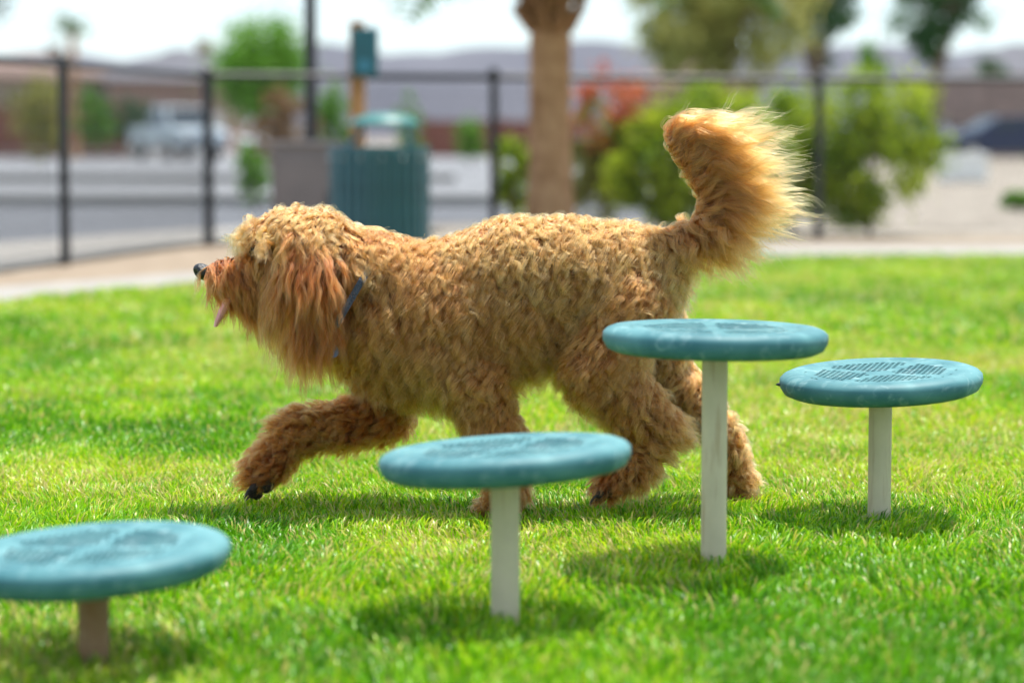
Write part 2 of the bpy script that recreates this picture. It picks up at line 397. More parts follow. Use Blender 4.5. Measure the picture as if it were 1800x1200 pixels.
chain([(885, 530, 98, 0), (1000, 500, 92, 0), (1112, 492, 82, 0)], .85, [T_body, T_rump])
chain([(1010, 470, 74, 0), (1100, 465, 62, 0), (1150, 470, 46, 0)], 1, [T_back, T_rump])
chain([(840, 586, 76, 0), (950, 562, 56, 0)], .9, [T_belly])
chain([(720, 505, 72, 0), (640, 482, 70, 0), (565, 450, 60, 0)], 1, [T_neck, T_neck])
chain([(650, 585, 66, 0), (585, 530, 44, 0)], 1, [T_throat])
chain([(660, 620, 52, 0), (740, 650, 50, 0)], 1, [T_throat])
chain([(560, 432, 56, 0), (500, 428, 52, 0)], 1.05, [T_skull])
chain([(487, 426, 42, 0), (466, 416, 27, 0)], 1.2, [T_brow])
chain([(490, 485, 44, 0), (440, 484, 33, 0), (384, 483, 21, 0)], 1.1, [T_muz, T_muz])
chain([(495, 522, 34, 0), (450, 527, 20, 0), (415, 524, 12, 0)], 1.1, [prm((.15, 0, -1), (.03, 0, -1), .115, .75, .004, .06, 1., .2), prm((.2, 0, -1), (.05, 0, -1), .060, .75, .003, .06, 1., .2)])
for sy in (-1, 1):
    chain([(505, 490, 40, .032 * sy), (545, 525, 38, .037 * sy)], 1, [T_cheek])
    chain([(520, 418, 14, .060 * sy), (522, 470, 20, .088 * sy), (528, 548, 18, .090 * sy)], 1, [T_ear, T_ear])
    chain([(530, 418, 14, .062 * sy), (566, 470, 20, .090 * sy), (578, 545, 17, .092 * sy)], 1, [T_ear, T_ear])
N_FL = [(745, 600, 60, -.045), (838, 678, 46, -.075), (872, 765, 36, -.085), (890, 855, 29, -.085)]
chain(N_FL, 1, [T_fl_up, T_fl, T_fl]); chain([(886, 886, 24, -.085), (852, 898, 18, -.085)], 1, [T_paw])
chain([(690, 620, 58, .05), (678, 722, 38, .075), (600, 746, 33, .065), (520, 758, 31, .05)], 1, [T_ffu, T_ff1, T_ff2])
chain([(520, 758, 31, .05), (478, 810, 28, .04), (450, 832, 22, .035)], 1, [T_ff3, T_ff3])
chain([(1105, 535, 70, -.04), (1050, 645, 58, -.075), (1110, 712, 42, -.085), (1160, 752, 29, -.085)], 1, [T_thigh, T_thigh, T_tib])
chain([(1160, 752, 29, -.085), (1115, 820, 27, -.085), (1062, 856, 20, -.085)], 1, [T_hock, T_hpaw])
chain([(1125, 540, 66, .045), (1155, 650, 48, .085), (1215, 712, 36, .085), (1272, 762, 22, .085)], 1, [T_rthigh, T_rthigh, T_rhock])
chain([(1272, 762, 22, .085), (1297, 840, 21, .085), (1290, 874, 19, .085), (1266, 880, 16, .085)], 1, [T_rhock, T_rhock, T_paw])
TB = [(1175, 432, 26, 0), (1236, 410, 22, 0), (1256, 362, 18, 0), (1240, 318, 16, 0), (1210, 278, 15, 0), (1188, 250, 13, 0)]
def tl(i, D1, ln, lay):
    a, b = D(*TB[i][:2]), D(*TB[i + 1][:2]); t = (b - a) / np.linalg.norm(b - a)
    return prm(tuple(t * .9), D1, ln, lay, .0075, .095, .62, .15, 2.6, 1.)
chain(TB, 1, [prm((.6, 0, -.5), (.45, 0, -1), .085, .7, .007, .05, .6, .2, 1.3), tl(1, (.80, 0, -.60), .165, .80), tl(2, (1, 0, -.28), .20, .84), tl(3, (1, 0, -.08), .215, .90), tl(4, (1, 0, -.02), .20, .93)])
P0 = np.array([p[0] for p in PR]); P1 = np.array([p[2] for p in PR]); R0 = np.array([p[1] for p in PR]); R1 = np.array([p[3] for p in PR]); KY = np.array([p[4] for p in PR]); PAR = np.array([p[5] for p in PR])
def prim_d(X):
    out = np.empty((len(X), len(PR)), dtype=np.float32)
    for i in range(len(PR)):
        ab = P1[i] - P0[i]; q = X - P0[i]; q = q * np.array([1, 1 / KY[i], 1])
        t = np.clip(q @ ab / (ab @ ab), 0, 1)
        out[:, i] = np.linalg.norm(q - t[:, None] * ab, axis=1) - (R0[i] + (R1[i] - R0[i]) * t)
    return out
KS = .0075
def sdf(X):
    d = prim_d(X); m = d.min(1, keepdims=True)
    return (m[:, 0] - KS * np.log(np.exp(-(d - m) / KS).sum(1)))
def grad(X, e=.003):
    g = np.stack([sdf(X + np.eye(3)[k] * e) - sdf(X - np.eye(3)[k] * e) for k in range(3)], 1)
    return g / (np.linalg.norm(g, axis=1, keepdims=True) + 1e-9)
def surface_nets(h=.010):
    lo = np.minimum(P0, P1).min(0) - .17; hi = np.maximum(P0, P1).max(0) + .17
    n = np.ceil((hi - lo) / h).astype(int) + 1
    ax = [lo[k] + np.arange(n[k]) * h for k in range(3)]
    G = np.stack(np.meshgrid(*ax, indexing='ij'), -1).reshape(-1, 3)
    d = np.concatenate([sdf(c) for c in np.array_split(G, 12)]).reshape(n)
    ins = d < 0
    c = [ins[a:n[0] - 1 + a, b:n[1] - 1 + b, e:n[2] - 1 + e] for a in (0, 1) for b in (0, 1) for e in (0, 1)]
    s = sum(q.astype(int) for q in c); act = (s > 0) & (s < 8)
    idx = -np.ones(act.shape, int); ids = np.argwhere(act); idx[act] = np.arange(len(ids))
    X = lo + (ids + .5) * h
    for _ in range(4): X = X - (sdf(X)[:, None]) * grad(X) * .9
    Fs = []
    for k in range(3):
        a, b = [(1, 2), (2, 0), (0, 1)][k]
        sl = [slice(1, n[q] - 1) for q in range(3)]; s0 = list(sl); s1 = list(sl); s0[k] = slice(1, n[k] - 2); s1[k] = slice(2, n[k] - 1)
        i0, i1 = ins[tuple(s0)], ins[tuple(s1)]; ch = np.argwhere(i0 != i1)
        flip = i0[i0 != i1]; p = ch + 1
        def off(da, db):
            q = p.copy(); q[:, a] += da; q[:, b] += db; return idx[q[:, 0], q[:, 1], q[:, 2]]
        quad = np.stack([off(-1, -1), off(0, -1), off(0, 0), off(-1, 0)], 1)
        quad[~flip] = quad[~flip][:, ::-1]; Fs.append(quad)
    return X, np.concatenate(Fs)
DV, DF = surface_nets()
dog = empty('dog', (float(D(900, 890)[0]), DOG_D, 0), 'shaggy apricot doodle dog trotting across the lawn with plumed tail raised', 'dog')
M_skin = mat('dog_undercoat', (.15, .055, .018), .9, .2, 20)
me = big_mesh('body', DV, DF, 4, M_skin); me.polygons.foreach_set('use_smooth', [True] * len(me.polygons))
put(bpy.data.objects.new('body', me), dog)

# ---- collar geometry (a tilted ring round the neck) used also to part the fur
C_c = D(628, 512); C_ax = Vector((.86, 0, -.50)).normalized(); C_u = Vector((0, 1, 0)); C_v = C_ax.cross(C_u)
def collar_ring(off):
    pts = []
    for k in range(48):
        a = 2 * math.pi * k / 48; r = (C_u * math.cos(a) + C_v * math.sin(a))
        # march out of the neck
        lo_, hi_ = .03, .25
        for _ in range(18):
            mid = (lo_ + hi_) / 2
            if sdf((C_c + np.array(r) * mid)[None])[0] < off: lo_ = mid
            else: hi_ = mid
        pts.append((lo_, r))
    rad = np.array([p[0] for p in pts])
    for _ in range(4): rad = (np.roll(rad, 1) + rad * 2 + np.roll(rad, -1)) / 4
    return rad, [p[1] for p in pts]

# ---- fur
def tri_sample(N, normals=False):
    T = np.concatenate([DF[:, [0, 1, 2]], DF[:, [0, 2, 3]]])
    a, b, c = DV[T[:, 0]], DV[T[:, 1]], DV[T[:, 2]]
    ar = np.linalg.norm(np.cross(b - a, c - a), axis=1)
    k = rng.choice(len(T), N, p=ar / ar.sum()); u = rng.random((N, 2)); fl = u.sum(1) > 1; u[fl] = 1 - u[fl]
    X = a[k] + (b[k] - a[k]) * u[:, :1] + (c[k] - a[k]) * u[:, 1:]
    return (X, nrm(np.cross(b[k] - a[k], c[k] - a[k]))) if normals else X
def params_at(X):
    d = prim_d(X); w = np.exp(-(d - d.min(1, keepdims=True)) / .010); w /= w.sum(1, keepdims=True)
    return w @ PAR
def nrm(v): return v / (np.linalg.norm(v, axis=1, keepdims=True) + 1e-9)
K = 12
def weighted_sample(N):
    X = tri_sample(int(N * 2.5)); return X[rng.random(len(X)) < np.clip(params_at(X)[:, 12] / 2.6, .3, 1)]
def make_guides(N):
    X = weighted_sample(N); n = grad(X); p = params_at(X)
    D0, D1 = p[:, 0:3].copy(), p[:, 3:6].copy()
    sg = np.sign(n[:, 1] + rng.normal(0, .25, len(X)))
    top = np.clip(n[:, 2] + .1, 0, 1)
    D0[:, 1] += sg * p[:, 11] * (.25 + top)
    D1[:, 1] += sg * .12
    D0 = D0 + rng.normal(0, .13, D0.shape); D1 = D1 + rng.normal(0, .09, D1.shape)
    # swirl variations across the coat
    f = 14.
    D0[:, 0] += .35 * (vnoise(X[:, 0] * f + 40, X[:, 2] * f + 40, 21) - .5) * 2
    D0[:, 2] += .30 * (vnoise(X[:, 0] * f + 80, X[:, 2] * f + 10, 22) - .5) * 2
    Tn = D0 - n * (D0 * n).sum(1, keepdims=True); tl_ = np.linalg.norm(Tn, axis=1, keepdims=True); Tn = Tn / np.maximum(tl_, .25)
    lay = np.clip(p[:, 7:8] + rng.normal(0, .06, (len(X), 1)), .2, .95)
    R = nrm(Tn * lay + n * (1 - lay)); D1 = nrm(D1)
    ln = p[:, 6] * rng.uniform(.62, 1.25, len(X))
    tail = (p[:, 13] > .4) & (n[:, 0] < -.15); ln[tail] *= .36; p[tail, 13] = .5; D1[tail] = nrm(D0[tail] * .4 + np.array([.8, 0, .1]))
    # short hair on the bridge of the muzzle and the front of it
    curl = np.zeros((len(X), 3)); curl[:, 2] = rng.uniform(-.35, 1.3, len(X)) * (p[:, 13] > .6)
    W = np.empty((len(X), K, 3)); W[:, 0] = X; cur = X.copy(); 
    for k in range(1, K):
        t = (k - .5) / (K - 1); a = ((t ** .8) * .85)[None] if False else (1 - p[:, 13:14]) * (t ** .8) * .85 + p[:, 13:14] * min(1, t * 2.6) * .97
        di = nrm(R * (1 - a) + D1 * a + curl * max(0, t - .5))
        cur = cur + di * (ln / (K - 1))[:, None]
        s = sdf(cur); need = .004 + .010 * min(1, t * 2) * (1 - lay[:, 0]) * 2
        push = np.clip(need - s, 0, .02)
        if push.max() > 0: cur = cur + grad(cur) * push[:, None]
        W[:, k] = cur
    # waves
    tang = nrm(W[:, -1] - W[:, 0]); side = nrm(np.cross(tang, n)); 
    s_len = np.linspace(0, 1, K)[None] * ln[:, None]
    ph = rng.uniform(0, 6.28, (len(X), 1)); wl_ = p[:, 9:10] * rng.uniform(.75, 1.3, (len(X), 1)); am = p[:, 8:9] * rng.uniform(.6, 1.75, (len(X), 1))
    env = np.clip(np.linspace(0, 1, K)[None] * 2.2, 0, 1)
    w1 = am * env * np.sin(s_len / wl_ * 6.283 + ph); w2 = .55 * am * env * np.cos(s_len / wl_ * 6.283 + ph)
    W = W + side[:, None] * w1[..., None] + n[:, None] * w2[..., None]
    return X, n, W, p, ln
GX, GN, GW, GP, GL = make_guides(8500)
cr, cdirs = collar_ring(.006)
def keep_collar(X, n_y):
    q = (X - C_c) @ np.array(C_ax); rr = X - C_c - q[:, None] * np.array(C_ax)
    return ~((np.abs(q + .006) < .018) & (n_y < .2) & (X[:, 2] < D(0, 485)[2]) & (np.linalg.norm(rr, axis=1) < .2) & (X[:, 0] > D(560, 0)[0]) & (X[:, 0] < D(690, 0)[0]))
def nearest(A, B):
    kd = kdtree.KDTree(len(A))
    for i, q in enumerate(A): kd.insert(q, i)
    kd.balance(); g = np.empty(len(B), int)
    for i, q in enumerate(B): g[i] = kd.find(q)[1]
    return g
TT = np.linspace(0, 1, K)
def make_children(N, NS):
    # thin strand bundles inside each lock
    SX = weighted_sample(NS); NS = len(SX); sg_ = nearest(GX, SX); off = SX - GX[sg_]
    cl = rng.uniform(.55, .93, (NS, 1)); ex = rng.uniform(.7, 1.4, (NS, 1)); shr = 1 - cl * TT[None] ** ex
    rel = (GW[sg_] - GX[sg_][:, None]) * rng.uniform(.78, 1.12, (NS, 1, 1))
    jit = rng.normal(0, 1, (NS, 3)); side = np.cross(nrm(rel[:, -1]), jit)
    ph = rng.uniform(0, 6.28, (NS, 1))
    SW = rel + off[:, None] * shr[..., None] + jit[:, None] * (.0030 * TT[None, :, None]) + side[:, None] * (.0016 * np.sin(TT[None] * 8 + ph) * TT[None])[..., None]
    SW = SW - SW[:, :1]
    slum = rng.normal(0, .26, NS) + .6 * (rng.random(len(GX))[sg_] - .5)
    X, n = tri_sample(N, True); p = params_at(X)
    keep = rng.random(N) < np.where(n[:, 1] > .35, .28, 1.) * np.clip(p[:, 12] / 2.0, .3, 1)
    keep &= keep_collar(X, n[:, 1]); keep &= X[:, 0] > D(364, 0)[0]; X = X[keep]; n = n[keep]; p = p[keep]; M = len(X)
    g = nearest(SX, X); off = X - SX[g]
    cl = rng.uniform(.3, .95, (M, 1)); wild = rng.random(M) < .07; cl[wild] = rng.uniform(-1.2, 0, (wild.sum(), 1))
    W = X[:, None] + SW[g] * rng.uniform(.82, 1.08, (M, 1, 1)) - off[:, None] * (cl * TT[None] ** 1.1)[..., None]
    jit = rng.normal(0, 1, (M, 3)); W += jit[:, None] * (.0011 * TT[None, :, None]) * np.where(wild, 4.5, 1)[:, None, None]
    red = np.clip(p[:, 10] + rng.normal(0, .16, M), 0, 1)
    lum = np.clip(.56 + slum[g] + rng.normal(0, .13, M) - .30 * np.clip((p[:, 10] - .72) / .25, 0, 1), 0, 1)
    return W, red, lum
def hair_mat():
    m = bpy.data.materials.new('apricot_fur'); m.use_nodes = True
    n = m.node_tree.nodes; l = m.node_tree.links; n.remove(n['Principled BSDF'])
    h = n.new('ShaderNodeBsdfHairPrincipled'); h.parametrization = 'COLOR'
    a = n.new('ShaderNodeAttribute'); a.attribute_name = 'red'; b = n.new('ShaderNodeAttribute'); b.attribute_name = 'lum'
    hi = n.new('ShaderNodeHairInfo')
    def mix(c1, c2, fac, mode='MIX'):
        x = n.new('ShaderNodeMixRGB'); x.blend_type = mode
        for s_, v in ((x.inputs[0], fac), (x.inputs[1], c1), (x.inputs[2], c2)):
            if hasattr(v, 'type') and not isinstance(v, (tuple, float)): l.new(v, s_)
            else: s_.default_value = v
        return x.outputs[0]
    root = mix((.20, .046, .007, 1), (.10, .019, .003, 1), a.outputs['Fac'])  # naturally darker roots, deepened further to paint shade between the locks
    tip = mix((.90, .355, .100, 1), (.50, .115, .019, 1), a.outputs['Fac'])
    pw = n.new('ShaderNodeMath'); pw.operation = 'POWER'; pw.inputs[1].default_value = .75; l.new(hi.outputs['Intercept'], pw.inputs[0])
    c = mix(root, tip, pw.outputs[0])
    mr = n.new('ShaderNodeMapRange'); mr.inputs[3].default_value = .50; mr.inputs[4].default_value = 1.22; l.new(b.outputs['Fac'], mr.inputs[0])
    vm = n.new('ShaderNodeVectorMath'); vm.operation = 'SCALE'; l.new(c, vm.inputs[0]); l.new(mr.outputs[0], vm.inputs['Scale'])
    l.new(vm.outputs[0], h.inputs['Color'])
    h.inputs['Roughness'].default_value = .34; h.inputs['Radial Roughness'].default_value = .5
    h.inputs['Coat'].default_value = 0.0; h.inputs['IOR'].default_value = 1.45
    l.new(h.outputs[0], n['Material Output'].inputs[0]); return m
M_fur = hair_mat()
def hair_object(name, W, red, lum, r0, parent):
    hc = bpy.data.hair_curves.new(name); N, k = W.shape[:2]; hc.add_curves([k] * N)
    hc.attributes['position'].data.foreach_set('vector', np.ascontiguousarray(W, dtype=np.float32).ravel())
    ra = hc.attributes.get('radius') or hc.attributes.new('radius', 'FLOAT', 'POINT')
    t = np.linspace(0, 1, k); prof = r0 * np.clip(1.05 - t ** 2 * .85, .12, 1)
    ra.data.foreach_set('value', np.tile(prof, N).astype(np.float32))
    for nm, v in (('red', red), ('lum', lum)):
        q = hc.attributes.new(nm, 'FLOAT', 'CURVE'); q.data.foreach_set('value', v.astype(np.float32))
    hc.materials.append(M_fur)
    o = bpy.data.objects.new(name, hc); put(o, parent); return o
FW, Fred, Flum = make_children(560000, 50000)
px_of = lambda X: X[:, 0] / X[:, 1] * F + 900
root_x = px_of(FW[:, 0]); 
is_tail = (root_x > 1215) & (FW[:, 0, 2] > D(0, 470)[2]); is_head = (root_x < 610) & (FW[:, 0, 2] > D(0, 600)[2])
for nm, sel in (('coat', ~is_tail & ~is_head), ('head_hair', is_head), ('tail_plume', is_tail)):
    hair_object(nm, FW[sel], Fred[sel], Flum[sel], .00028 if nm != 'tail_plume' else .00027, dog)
print('strands', len(FW))

# ---- nose, tongue, collar, pads
M_nose = mat('wet_black_nose', (.012, .012, .014), .32, .3, 90, .35, 260)
nz = D(357, 478)
mb = MB(); mb.ball(nz, (.021, .022, .0175), 20, 14)
V = np.array(mb.v)
for sy in (-1, 1):                 # nostril dents
    c = nz + np.array([-.014, sy * .013, -.004]); dd = np.linalg.norm(V - c, axis=1)
    V += (nz - V) * (np.clip(1 - dd / .010, 0, 1) * .45)[:, None]
V[:, 2] -= np.clip(V[:, 0] - nz[0], -.02, .02) * .25
mb.v = [tuple(q) for q in V]; nose = mb.build('nose', M_nose, dog, True)
M_tongue = mat('pink_tongue', (.80, .36, .43), .35, .12, 60, .3, 300)
tp = [D(402, 524, -.02), D(395, 538, -.02), D(389, 552, -.02), D(383, 564, -.02), D(379, 574, -.02)]
mb = MB(); V = []; Fc = []
for i, p in enumerate(tp):
    w = [.020, .020, .019, .015, .007][i]; th = [.011, .010, .009, .007, .004][i]
    for a in range(12):
        an = 2 * math.pi * a / 12; V.append((p[0] + th * math.cos(an), p[1] + w * math.sin(an), p[2]))
for i in range(4):
    for a in range(12): Fc.append((i * 12 + a, i * 12 + (a + 1) % 12, (i + 1) * 12 + (a + 1) % 12, (i + 1) * 12 + a))
Fc.append(tuple(range(48, 60))); Fc.append(tuple(range(11, -1, -1))); mb.add(V, Fc); mb.build('tongue', M_tongue, dog, True)
def eye_side(sy):
    e = D(446, 440, sy * .036); MB().ball(e, .011, 14, 10).build('eye', mat('dark_eye', (.015, .008, .005), .08, .1), dog, True)
eye_side(-1); eye_side(1)
# collar band
M_collar = mat('grey_blue_webbing', (.035, .04, .065), .85, .3, 260, .6, 400, col2=(.09, .10, .15))
rad, dirs = collar_ring(.029)
rad = np.array([r - .034 * min(1, max(0, (q.z - .25) / .30)) for r, q in zip(rad, dirs)])
mb = MB(); V = []; Fc = []; nn = len(dirs)
for k in range(nn):
    for w_, o_ in ((-.007, 0), (.007, 0), (.007, .0025), (-.007, .0025)):
        q = Vector(C_c) + dirs[k] * (float(rad[k]) + o_) + C_ax * w_; V.append(tuple(q))
for k in range(nn):
    j = (k + 1) % nn
    for a in range(4): b = (a + 1) % 4; Fc.append((k * 4 + a, j * 4 + a, j * 4 + b, k * 4 + b))
mb.add(V, Fc); collar = mb.build('collar', M_collar, dog)
tg = D(584, 616, -.10)
MB().lathe((0, 0, 0), [(.0, -.0012), (.0145, -.0012), (.0155, 0), (.0145, .0012), (0, .0012)], 24, False).build('name_tag', mat('blue_metal_tag', (.03, .18, .55), .3, .1, 60, metal=.4), collar, True).matrix_basis = Matrix.Translation(tg) @ Matrix.Rotation(math.radians(84), 4, 'X') @ Matrix.Rotation(.2, 4, 'Y')
mb = MB(); mb.tube([tg + np.array([.007 * math.cos(a), -.001, .018 + .007 * math.sin(a)]) for a in np.linspace(0, 6.283, 17)], .0011, 6); mb.build('split_ring', mat('steel_ring', (.5, .5, .52), .25, metal=1), collar, True)
# toes: dark pads and claws on each paw
M_pad = mat('dark_paw_pad', (.022, .012, .010), .75, .3, 120, .6, 300); M_claw = mat('dark_claw', (.03, .02, .016), .35)
def paw(px, py, dy, fwd, down, n=3, s=1.):
    c = D(px, py, dy); fwd = Vector(fwd).normalized(); down = Vector(down).normalized(); side = fwd.cross(down)
    rot = Matrix((fwd, side, down)).transposed()
    MB().ball(Vector(c) - fwd * .016 * s + down * .004, (.014 * s, .018 * s, .009 * s), 14, 10, rot).build('paw_pad', M_pad, dog, True)
    for k in range(n + 1):
        o_ = (k - n / 2) * .0125 * s; f_ = .014 * s - abs(k - n / 2) * .005 * s
        q = Vector(c) + fwd * f_ + side * o_ + down * .002
        MB().ball(q, (.0095 * s, .0065 * s, .0075 * s), 12, 8, rot).build('toe_pad', M_pad, dog, True)
        MB().tube([q + fwd * .004 - down * .001, q + fwd * .014 + down * .001, q + fwd * .021 + down * .006], [.0035, .0026, .0005], 8).build('claw', M_claw, dog, True)
paw(455, 859, .016, (-.8, -.1, -.4), (.2, -.5, -.8), 3, 1.2)
paw(1060, 868, -.098, (-.85, -.1, -.4), (.2, -.4, -.9), 3, 1.05)
paw(848, 912, -.085, (-1, 0, -.05), (0, 0, -1), 3, 1.)
paw(1266, 892, .085, (-1, 0, -.05), (0, 0, -1), 3, 1.)
#--BACKGROUND--
# ================================================================== FENCE
M_black = mat('black_coated_steel', (.028, .026, .030), .45, .2, 10)
def fence():
    line = [(-3.95, 9.7), (-3.39, 12.5), (-2.83, 15.3), (-2.27, 18.1), (-.14, 18.6), (2.43, 19.2), (5.0, 19.8), (7.57, 20.4), (10.14, 21.0)]
    H = 1.25
    root = empty('chain_link_fence', (line[3][0], line[3][1], 0), 'black chain-link fence with round posts enclosing the dog park lawn', 'fence')
    for i, (x, y) in enumerate(line):
        r = .042 if i == 3 else .034
        mb = MB().lathe((x, y, 0), [(r, -.1), (r, H + .02), (r + .006, H + .02), (r + .006, H + .05), (r * .5, H + .075)], 16)
        mb.build('post', M_black, root, True)
    V = []; E = 0; Fq = []
    for i in range(len(line) - 1):
        a, b = Vector((*line[i], 0)), Vector((*line[i + 1], 0)); L = (b - a).length; t = (b - a).normalized(); nn = Vector((-t.y, t.x, 0))
        MB().tube([a + Vector((0, 0, H)) + t * .0, b + Vector((0, 0, H))], .026, 10).build('top_rail', M_black, root, True)
        MB().tube([a + nn * .03 + Vector((0, 0, .06)), b + nn * .03 + Vector((0, 0, .06))], .004, 6).build('tension_wire', M_black, root)
        p = .055; wr = .0036; z0 = .05; nz = int((H - .05) / p)
        for k in range(int(L / p)):                      # each zigzag wire: thin crossed strips following the weave
            for j in range(nz):
                s0 = (k + (j % 2)) * p; s1 = (k + ((j + 1) % 2)) * p
                q0 = a + t * s0 + Vector((0, 0, z0 + j * p)); q1 = a + t * s1 + Vector((0, 0, z0 + (j + 1) * p))
                q0 = q0 + nn * (.036 + .003 * (j % 2)); q1 = q1 + nn * (.036 + .003 * ((j + 1) % 2))
                d = (q1 - q0).normalized(); u = d.cross(nn).normalized() * wr; v = nn * wr
                o = len(V)
                for q in (q0, q1): V += [q + u, q + v - u * .5, q - v - u * .5]
                Fq += [(o, o + 1, o + 4, o + 3), (o + 1, o + 2, o + 5, o + 4), (o + 2, o, o + 3, o + 5)]
    me = big_mesh('chain_link_mesh', np.array([tuple(q) for q in V]), np.array(Fq), 4, M_black)
    o = bpy.data.objects.new('chain_link_mesh', me); put(o, root); o['kind'] = 'stuff'
fence()

# ================================================================== LITTER BIN, WASTE STATION, CABINET, LAMP
M_green = mat('dark_green_enamel', (.032, .105, .13), .35, .2, 12)
M_liner = mat('black_liner', (.02, .025, .028), .6)
def bin_():
    d = 14.8; c = at(668, 480, d); x = c[0]; R = .30; Hh = .74
    root = empty('litter_bin', (x, d, 0), 'round dark green slatted steel litter bin with raised bonnet lid', 'litter bin')
    MB().lathe((x, d, 0), [(.25, .03), (.26, .70), (.245, .70), (.235, .05)], 40, False).build('liner', M_liner, root, True)
    for z0, z1 in ((.04, .09), (Hh - .045, Hh)):
        MB().lathe((x, d, 0), [(R - .012, z0), (R + .008, z0), (R + .012, (z0 + z1) / 2), (R + .008, z1), (R - .012, z1), (R - .012, z0)], 48, False).build('ring', M_green, root, True)
    n = 30; sl = None
    for k in range(n):
        a = 2 * math.pi * k / n
        if sl is None: sl = MB().box((0, 0, 0), (.012, .044, Hh - .06)).mesh('slat', M_green)
        o = bpy.data.objects.new('slat', sl); put(o, root); o.matrix_basis = Matrix.Translation((x + R * math.cos(a), d + R * math.sin(a), Hh / 2)) @ Matrix.Rotation(a, 4, 'Z')
    for k in range(n // 2):
        a = 2 * math.pi * (k + .5) / (n // 2)
        mb = MB().ball((x + (R + .012) * math.cos(a), d + (R + .012) * math.sin(a), Hh - .07), .011, 8, 6); mb.build('bolt', mat('steel_bolt', (.5, .55, .56), .25, metal=.9) if k == 0 else bpy.data.materials['steel_bolt'], root, True)
    lx = at(676, 200, d)[0]
    lid = MB().lathe((lx, d, .87), [(.205, -.005), (.215, .0), (.205, .022), (.16, .050), (.09, .068), (.0, .074), (.0, .062), (.15, .038), (.19, .006)], 40, False).build('bonnet_lid', mat('green_lid_enamel', (.045, .17, .165), .45, .15, 9), root, True)
    for k in range(4):
        a = math.pi / 4 + k * math.pi / 2
        MB().tube([(x + .28 * math.cos(a), d + .28 * math.sin(a), Hh - .01), (lx + .2 * math.cos(a), d + .2 * math.sin(a), .83), (lx + .185 * math.cos(a), d + .185 * math.sin(a), .89)], .009, 8).build('lid_support', M_green, root, True)
    for k in range(3):
        a = k * 2.094; MB().box((x + .2 * math.cos(a), d + .2 * math.sin(a), .022), (.05, .05, .03)).build('foot', M_green, root)
bin_()
def station():
    d = 15.5; x = at(630, 400, d)[0]
    root = empty('dog_waste_station', (x, d, 0), 'dog waste bag station, dark teal dispenser on a square timber post', 'waste station')
    zt = at(630, 38, d)[2]
    wood = mat('orange_timber', (.42, .20, .075), .75, .25, 4, .3, 60)
    MB().box((x, d, zt / 2 - .05), (.095, .095, zt + .1)).build('timber_post', wood, root, bevel=.006)
    z0, z1 = at(0, 136, d)[2], at(0, 52, d)[2]; bx = at(643, 0, d)[0]
    box = MB().box((bx, d - .105, (z0 + z1) / 2), (.165, .11, z1 - z0)).build('bag_dispenser', mat('teal_dispenser_paint', (.012, .10, .13), .4, .15, 9), root, bevel=.012)
    MB().lathe((0, 0, 0), [(.0, -.002), (.036, -.002), (.036, .002), (0, .002)], 24, False).build('bag_opening', mat('pale_blue_plastic', (.05, .22, .32), .4), box).matrix_basis = Matrix.Translation((bx, d - .163, z0 + .07)) @ Matrix.Rotation(math.pi / 2, 4, 'X')
    MB().lathe((bx + .05, d - .105, z1), [(.012, 0), (.012, .012), (.0, .016)], 12, False).build('lock', M_liner, box, True)
station()
def cabinet():
    d = 16.6; x0, x1 = at(480, 0, d)[0], at(600, 0, d)[0]; h = at(0, 250, d)[2]; w = x1 - x0; x = (x0 + x1) / 2
    root = empty('utility_cabinet', (x, d, 0), 'taupe metal utility cabinet standing beside the green litter bin', 'utility cabinet')
    m = mat('taupe_cabinet_paint', (.20, .165, .16), .55, .08, 5)
    MB().box((x, d, h / 2 - .02), (w, .42, h - .04 + .02)).build('housing', m, root, bevel=.01)
    MB().box((x, d, h - .01), (w + .03, .46, .04)).build('lid', mat('taupe_cabinet_lid', (.25, .21, .20), .55, .08, 5), root, bevel=.012)
    dr = MB().box((x, d - .216, h / 2 - .02), (w * .86, .012, h - .16)).build('door', m, root, bevel=.003)
    MB().box((x + w * .33, d - .23, h * .5), (.02, .02, .10)).build('handle', M_black, dr)
    MB().box((x, d, -.0), (w + .12, .56, .05)).build('plinth', M_conc, root)
cabinet()
def lamp():
    d = 19.6; x = at(547, 240, d)[0]
    root = empty('street_lamp', (x, d, 0), 'slim black steel street lamp behind the taupe utility cabinet', 'street lamp')
    MB().lathe((x, d, 0), [(.15, 0), (.15, .08), (.09, .14), (.075, .5), (.055, .52), (.045, 4.2)], 20).build('pole', M_black, root, True)
    MB().tube([(x, d, 4.15), (x + .25, d, 4.4), (x + .7, d, 4.45)], .03, 10).build('arm', M_black, root, True)
    hd = MB().box((x + .9, d, 4.43), (.55, .26, .09)).build('lamp_head', M_black, root, bevel=.02)
    MB().box((x + .9, d, 4.378), (.42, .2, .012)).build('lens', mat('lamp_lens', (.6, .6, .58), .2), hd)
lamp()

